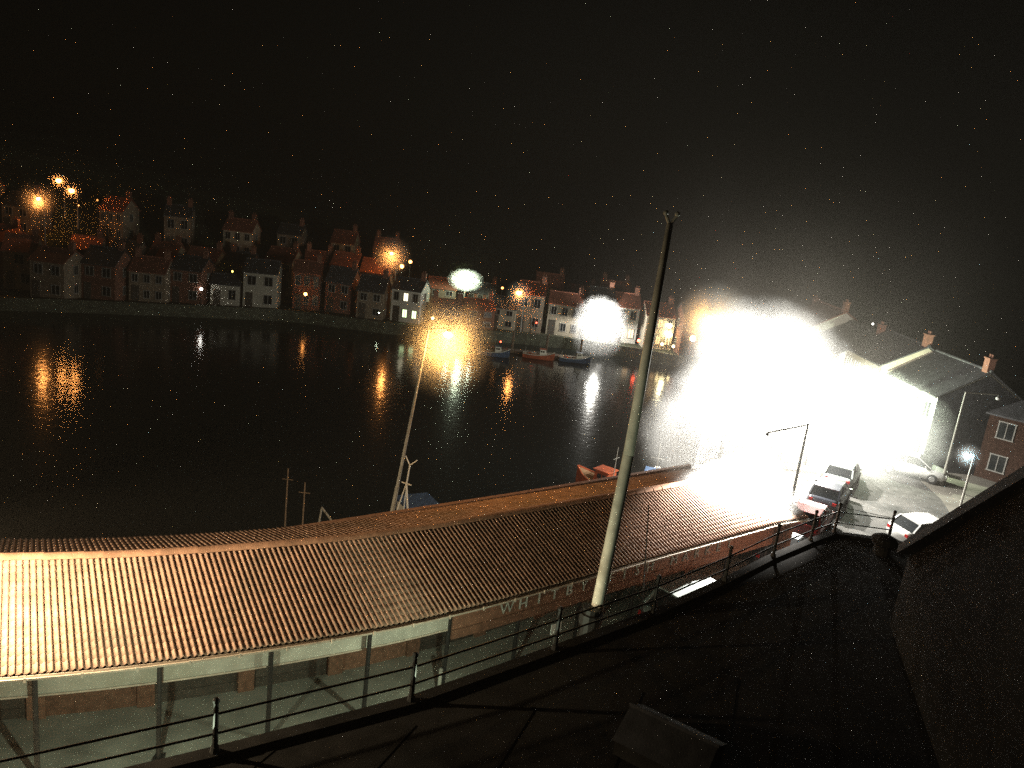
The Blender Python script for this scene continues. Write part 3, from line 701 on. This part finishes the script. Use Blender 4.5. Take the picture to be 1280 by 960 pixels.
# ------------------------------------------------------------------ lamps
def bulb_mat(col, emit):
    key = 'bulb_%s_%d' % (''.join('%02d' % int(c * 50) for c in col), int(emit * 10))
    return MATS.get(key) or glow(key, col, emit)
def beam(parent, loc, col, power, ang=140, tilt=(0, 0, 0)):
    l = bpy.data.lights.new('beam', 'SPOT'); l.energy = power; l.color = col; l.shadow_soft_size = .1; l.spot_size = rad(ang); l.spot_blend = .35
    o = bpy.data.objects.new('beam', l); C.objects.link(o); o.parent = parent; o.location = loc; o.rotation_euler = tilt
def street_lamp(label, p, h, col, power, g, down=0, group='lit street lamps', arm=.7, az=math.pi, lit=True, name='street_lamp', lean=(0, 0), ang=128, tilt=(0, 0, 0)):
    """p is the lantern position, h the post height below it; the bulb under the globe gives power watts all round, down is the reflector's beam"""
    base = (p[0] - arm * math.cos(az) + lean[0], p[1] - arm * math.sin(az) + lean[1], p[2] - h)
    t = thing(name, label, 'street lamp', base, 0, group)
    q = Vector(p) - Vector(base); top = Vector((q.x - arm * math.cos(az), q.y - arm * math.sin(az), h + .15))
    mb = MB(); mb.tube((0, 0, 0), top * .22, .11, .085, 9); mb.tube(top * .22, top, .07, .045, 9); part('post', mb, 'steel_post', t)
    if arm > .05:
        mb = MB(); mb.tube(top - Vector((0, 0, .04)), q + Vector((0, 0, .22)), .035, .03, 7); part('arm', mb, 'steel_post', t)
    mb = MB(); mb.loft([[(q.x + math.cos(a) * r, q.y + math.sin(a) * r, q.z + z) for a in [k * math.pi / 4 for k in range(8)]] for r, z in ((g * .55, g * .62), (g * .4, g * .8), (.05, g * .9 + .06))]); part('cap', mb, 'black_iron', t)
    m = bulb_mat(col, 120) if lit else MATS['lamp_clear']
    if power >= 100: lamp_light(t, (q.x, q.y, q.z - .32 - g), col, power, .08)
    mb = MB(); mb.ball((q.x, q.y, q.z - .02), g, .75, 8, 5); part('lantern', mb, m, t, smooth=True)
    if down: beam(t, (q.x, q.y, q.z - g - .05), col, down, ang, tilt)
    return t
def wall_lamp(label, p, col, g, emit, power=0, group='small lights across the water'):
    base = (p[0], p[1], p[2] - 1.9)
    t = thing('lantern_post', label, 'lamp', base, 0, group)
    mb = MB(); mb.tube((0, 0, -.6), (0, 0, 1.75), .04, .03, 6); part('post', mb, 'black_iron', t)
    mb = MB(); mb.tube((0, 0, 1.75 + g * 2), (0, 0, 1.75 + g * 2.3), g * .5, .02, 7); part('cap', mb, 'black_iron', t)
    m = bulb_mat(col, max(emit, power / (4 * math.pi * math.pi * g * g)))
    mb = MB(); mb.ball((0, 0, 1.75 + g), g, 1.0, 8, 5); part('lantern', mb, m, t, smooth=True)
    return t
def flood_mast(label, p, h, col, power, n=3, down=0, emit=60, sp=.7, tilt=(0, 0, 0), ang=140):
    t = thing('floodlight_mast', label, 'floodlight', (p[0], p[1], p[2] - h), 0, 'floodlight masts on the quay')
    mb = MB(); mb.tube((0, 0, 0), (0, 0, h), .13, .08, 9); part('post', mb, 'steel_post', t)
    mb = MB(); mb.bar((-sp * n / 2, 0, h), (sp * n / 2, 0, h), .08, .08); part('crossbar', mb, 'steel_post', t)
    m = bulb_mat(col, emit)
    for k in range(n):
        x = (k - (n - 1) / 2) * sp
        mb = MB(); mb.box((x, 0, h + .2), (.46, .24, .34)); hd = part('floodlight', mb, 'black_iron', t)
        mb = MB(); mb.box((x, -.135, h + .2), (.4, .03, .28)); part('lens', mb, m, hd)
    if power: lamp_light(t, (0, -.55, h + .15), col, power, .12)
    if down: beam(t, (0, -.6, h), col, down, ang, tilt)
    return t
# market quay lamp in the middle of the picture
street_lamp('tall amber street lamp shining brightly on the quay behind the market roof', (-2.83, 32, 8.76), 8.76, AMBER, 1400, .18, arm=.8, az=.0, lean=(-.9, 0))
# lamp past the left frame edge that lights the end of the roof
street_lamp('warm street lamp over the left end of the market roof', (-13.0, 14.2, 6.8), 6.8, WARM, 2400, .15, 7600, arm=1.6, az=.6, ang=112, tilt=Vector((.5, .4, -.8)).to_track_quat('-Z', 'Y').to_euler())
# harbour road cluster
street_lamp('white street lamp over the parked cars past the market', (14.4, 47, 7.0), 7.0, WHITE, 7500, .16, 65000, arm=1.0, az=math.pi, tilt=Vector((.35, -.22, -1.0)).to_track_quat('-Z', 'Y').to_euler())
street_lamp('white street lamp at the right of the glaring quay', (20.0, 48.5, 4.8), 4.8, WHITE, 8000, .16, arm=1.0, az=0)
street_lamp('amber street lamp at the upper left of the quay glare', (13.2, 56, 7.6), 7.6, AMBER, 1500, .16, arm=1.3, az=math.pi)
street_lamp('white street lamp over the right end of the market roof', (10.6, 31.5, 6.2), 6.2, WHITE, 0, .16, 36000, arm=3.6, az=-2.35, ang=100, tilt=Vector((-.3, -.38, -1.0)).to_track_quat('-Z', 'Y').to_euler())
flood_mast('floodlight mast at the water side of the glaring quay', (12.0, 42.6, 4.6), 4.6, WHITE, 8000, 4)
street_lamp('white lamp close to the house fronts on the right', (24.4, 52.5, 4.2), 4.2, GREEN, 6000, .15, arm=.6, az=math.pi)
street_lamp('small blue white lamp shining alone in the dark on the right', (23.9, 40, 4.2), 4.2, CYAN, 16, .15, arm=.3, az=math.pi)
street_lamp('unlit street lamp with long arm beside the white house end', (29.4, 47.8, 5.9), 5.9, WHITE, 0, .14, arm=2.0, az=.0, lit=False)
# bulkhead lamps on the shop front, below the roof edge
for lab, x, y, pw in (('bulkhead lamp low on the shop wall, left of three', -6.3, 12.75, 420), ('bulkhead lamp low on the shop wall, middle of three', -.2, 16.9, 300), ('bulkhead lamp low on the shop wall, right of three', 5.9, 22.2, 45)):
    t = thing('bulkhead_lamp', lab, 'lamp', (x, y, 2.7), .65, 'bulkhead lamps on the shop wall')
    mb = MB(); mb.box((0, 0, 0), (.34, .1, .2)); part('back_plate', mb, 'black_iron', t)
    mb = MB(); mb.box((0, .07, 0), (.28, .06, .14)); part('diffuser', mb, bulb_mat(GREEN, 20), t)
    if pw > 100: lamp_light(t, (0, .22, 0), GREEN, pw)
# across the water
flood_mast('white floodlights on the far quay reflected in the water', (10.0, 97.6, .3), 3.2, WHITE, 6000, 3)
flood_mast('pale green floodlights above the roofs behind the amber lamp', (-7.6, 104, 2.0), 4.6, GREEN, 1700, 4, emit=90, sp=1.0)
street_lamp('bright orange lamp on the far hillside above the roofs', (-17.1, 101.5, 4.65), 6.6, ORANGE, 700, .22)
street_lamp('biggest of three orange lamps at the upper left hillside', (-56.2, 92, 6.9), 5.5, ORANGE, 350, .22)
street_lamp('topmost of three orange lamps at the upper left hillside', (-58.5, 100, 8.7), 4.5, ORANGE, 60, .3)
street_lamp('right hand of three orange lamps at the upper left hillside', (-55.2, 97, 7.9), 4.5, ORANGE, 60, .3)
street_lamp('orange lamp above the roofs right of the green floodlights', (-.5, 98.6, 2.05), 4.9, ORANGE, 90, .34)
for lab, p, col, g, e, pw in [
    ('small blue white light high at the left edge', (-71.2, 110, 9.64), CYAN, .13, 6, 0),
    ('dim orange light right of the three hillside lamps', (-53.7, 100, 6.92), ORANGE, .12, 2, 0),
    ('tiny orange light below the hillside lamps', (-53.8, 96, 6.4), ORANGE, .08, 6, 0),
    ('lone small white light near the water on the left', (-36.7, 87.6 + 3, -.93), WHITE, .15, 14, 25),
    ('tiny yellow upright light among the dark houses', (-34.8, 95, .91), (1, .75, .15), .12, 5, 0),
    ('small orange light beside the pale waterfront building', (-25.8, 94.6, -.75), ORANGE, .2, 10, 30),
    ('faint white light far up the dark hill', (-44.5, 130, 5.4), WHITE, .1, 2, 0),
    ('small white light left of the floodlit white house', (-24.3, 100, -.95), WHITE, .14, 3, 0),
    ('lower small orange light beside the hillside lamp', (-15.9, 103, 2.9), ORANGE, .26, 14, 0),
    ('right small orange light beside the hillside lamp', (-15.0, 104, 3.55), ORANGE, .22, 10, 0),
    ('tiny orange light left of the orange lamp over the roofs', (-2.76, 104, 1.69), ORANGE, .16, 6, 0),
    ('white lamp in front of the floodlit white house', (-17.0, 95.4, -2.0), GREEN, .16, 20, 60),
    ('warm light by the right side of the floodlit white house', (-10.6, 96.5, -2.1), (1, .7, .3), .2, 5, 0),
    ('red marker light on the far pontoon pile', (-1.91, 92, -3.3 + .3), RED, .1, 9, 0),
    ('red light in front of the cream house on the far quay', (2.1, 99.5, -1.5), RED, .1, 8, 0),
    ('pale yellow light highest of the cluster by the pole', (18.5, 98.6, .1), (1, .85, .5), .3, 30, 60),
    ('large pale yellow light second in the cluster by the pole', (18.6, 98.4, -1.05), (1, .85, .45), .36, 30, 60),
    ('small yellow light left in the cluster by the pole', (17.7, 97, -1.9), (1, .75, .35), .18, 14, 0),
    ('small yellow light right in the cluster by the pole', (19.1, 97, -2.0), (1, .75, .35), .18, 14, 0),
    ('warm light at the left rim of the quay glare', (20.2, 92, -.1), AMBER, .35, 40, 250),
    ('amber light low at the left rim of the quay glare', (21.6, 90.6, 2.2), AMBER, .35, 40, 250),
    ('red harbour light near the white floodlights', (14.6, 95.6, -1.6), RED, .2, 20, 20),
    ('tiny white light on the dark slope right of the glare', (41.6, 95, 4.0), WHITE, .12, 8, 0)]:
    wall_lamp(lab, p, col, g, e, pw)
# ------------------------------------------------------------------ air: even haze for the wide glow, added volumes imitating lens bloom at lamps
hz = bpy.data.materials.new('haze'); hz.use_nodes = True
n, l = hz.node_tree.nodes, hz.node_tree.links; n.remove(n['Principled BSDF'])
pv = n.new('ShaderNodeVolumePrincipled'); pv.inputs['Density'].default_value = .0005; pv.inputs['Color'].default_value = (.95, .87, .78, 1)
l.new(pv.outputs[0], n['Material Output'].inputs['Volume'])
mb = MB(); mb.box((0, 120, 15), (460, 420, 52)); HZ = part('haze', mb, hz, kind='stuff')
def bloom_volume(c, r, dens, sz=1.0, soft=.15, even=False, col=(.97, .97, .97)):
    """scattering volume added round a lamp to imitate lens bloom; even = thick to its ragged edge, else thinning outwards"""
    m = bpy.data.materials.new('bloom_volume'); m.use_nodes = True
    m.cycles.volume_sampling = 'EQUIANGULAR'
    n, l = m.node_tree.nodes, m.node_tree.links; n.remove(n['Principled BSDF'])
    pv = n.new('ShaderNodeVolumePrincipled'); pv.inputs['Color'].default_value = (*col, 1)
    tc = n.new('ShaderNodeTexCoord'); sc_ = n.new('ShaderNodeVectorMath'); sc_.operation = 'MULTIPLY'; sc_.inputs[1].default_value = (1 / r, 1 / r, 1 / (r * sz))
    l.new(tc.outputs['Object'], sc_.inputs[0])
    ln = n.new('ShaderNodeVectorMath'); ln.operation = 'LENGTH'; l.new(sc_.outputs[0], ln.inputs[0])
    def mth(op, a, b=None):
        q = n.new('ShaderNodeMath'); q.operation = op
        for i, v in enumerate((a, b)):
            if v is None: continue
            if isinstance(v, (int, float)): q.inputs[i].default_value = v
            else: l.new(v, q.inputs[i])
        return q.outputs[0]
    ns = n.new('ShaderNodeTexNoise'); ns.inputs['Scale'].default_value = 3.2; ns.inputs['Detail'].default_value = 3
    l.new(sc_.outputs[0], ns.inputs['Vector'])
    x = mth('ADD', ln.outputs['Value'], mth('MULTIPLY', mth('SUBTRACT', ns.outputs['Fac'], .35), .42 if even else .2))
    if even:
        f = mth('MINIMUM', mth('MAXIMUM', mth('MULTIPLY', mth('SUBTRACT', 1.0, x), 4.0), 0.0), 1.0)
    else:
        e = mth('MAXIMUM', mth('SUBTRACT', 1.0, mth('MULTIPLY', x, x)), 0.0)
        f = mth('DIVIDE', mth('POWER', e, 2.0), mth('ADD', mth('MULTIPLY', x, x), soft))
    l.new(mth('MULTIPLY', f, dens), pv.inputs['Density']); l.new(pv.outputs[0], n['Material Output'].inputs['Volume'])
    mb = MB(); mb.ball((0, 0, 0), r * 1.02, sz, 20, 12); o = part('bloom_volume', mb, m, kind='stuff', smooth=True); o.location = c
    return o
bloom_volume((-2.83, 32, 8.4), 2.3, .12, 1.15)
bloom_volume((-17.1, 101.5, 4.3), 3.0, .14)
bloom_volume((-56.2, 92, 6.9), 2.6, .10)
bloom_volume((-58.5, 100, 8.65), 1.6, .14)
bloom_volume((-55.2, 97, 7.85), 1.6, .14)
bloom_volume((-7.6, 103.4, 2.2), 2.6, .3, .62, even=True)
bloom_volume((-.5, 98.6, 1.9), 2.0, .18)
bloom_volume((9.7, 97, -.9), 3.9, .22, 1.15, even=True)
bloom_volume((15.5, 46, 6), 17, .0024, soft=.25, col=(.96, .88, .79))
bloom_volume((14.6, 46, 5.5), 5.5, .13, 1.0, even=True)
bloom_volume((11.6, 41.5, 3.0), 5.0, .13, .9, even=True)
bloom_volume((13.4, 55.5, 7.4), 3.2, .2, 1.0)
bloom_volume((10.2, 33.0, 4.9), 4.0, .2, .85, even=True)
bloom_volume((22.0, 49.2, 2.7), 6.2, .12, .72, even=True)
bloom_volume((23.9, 40, 4.2), .8, .25)
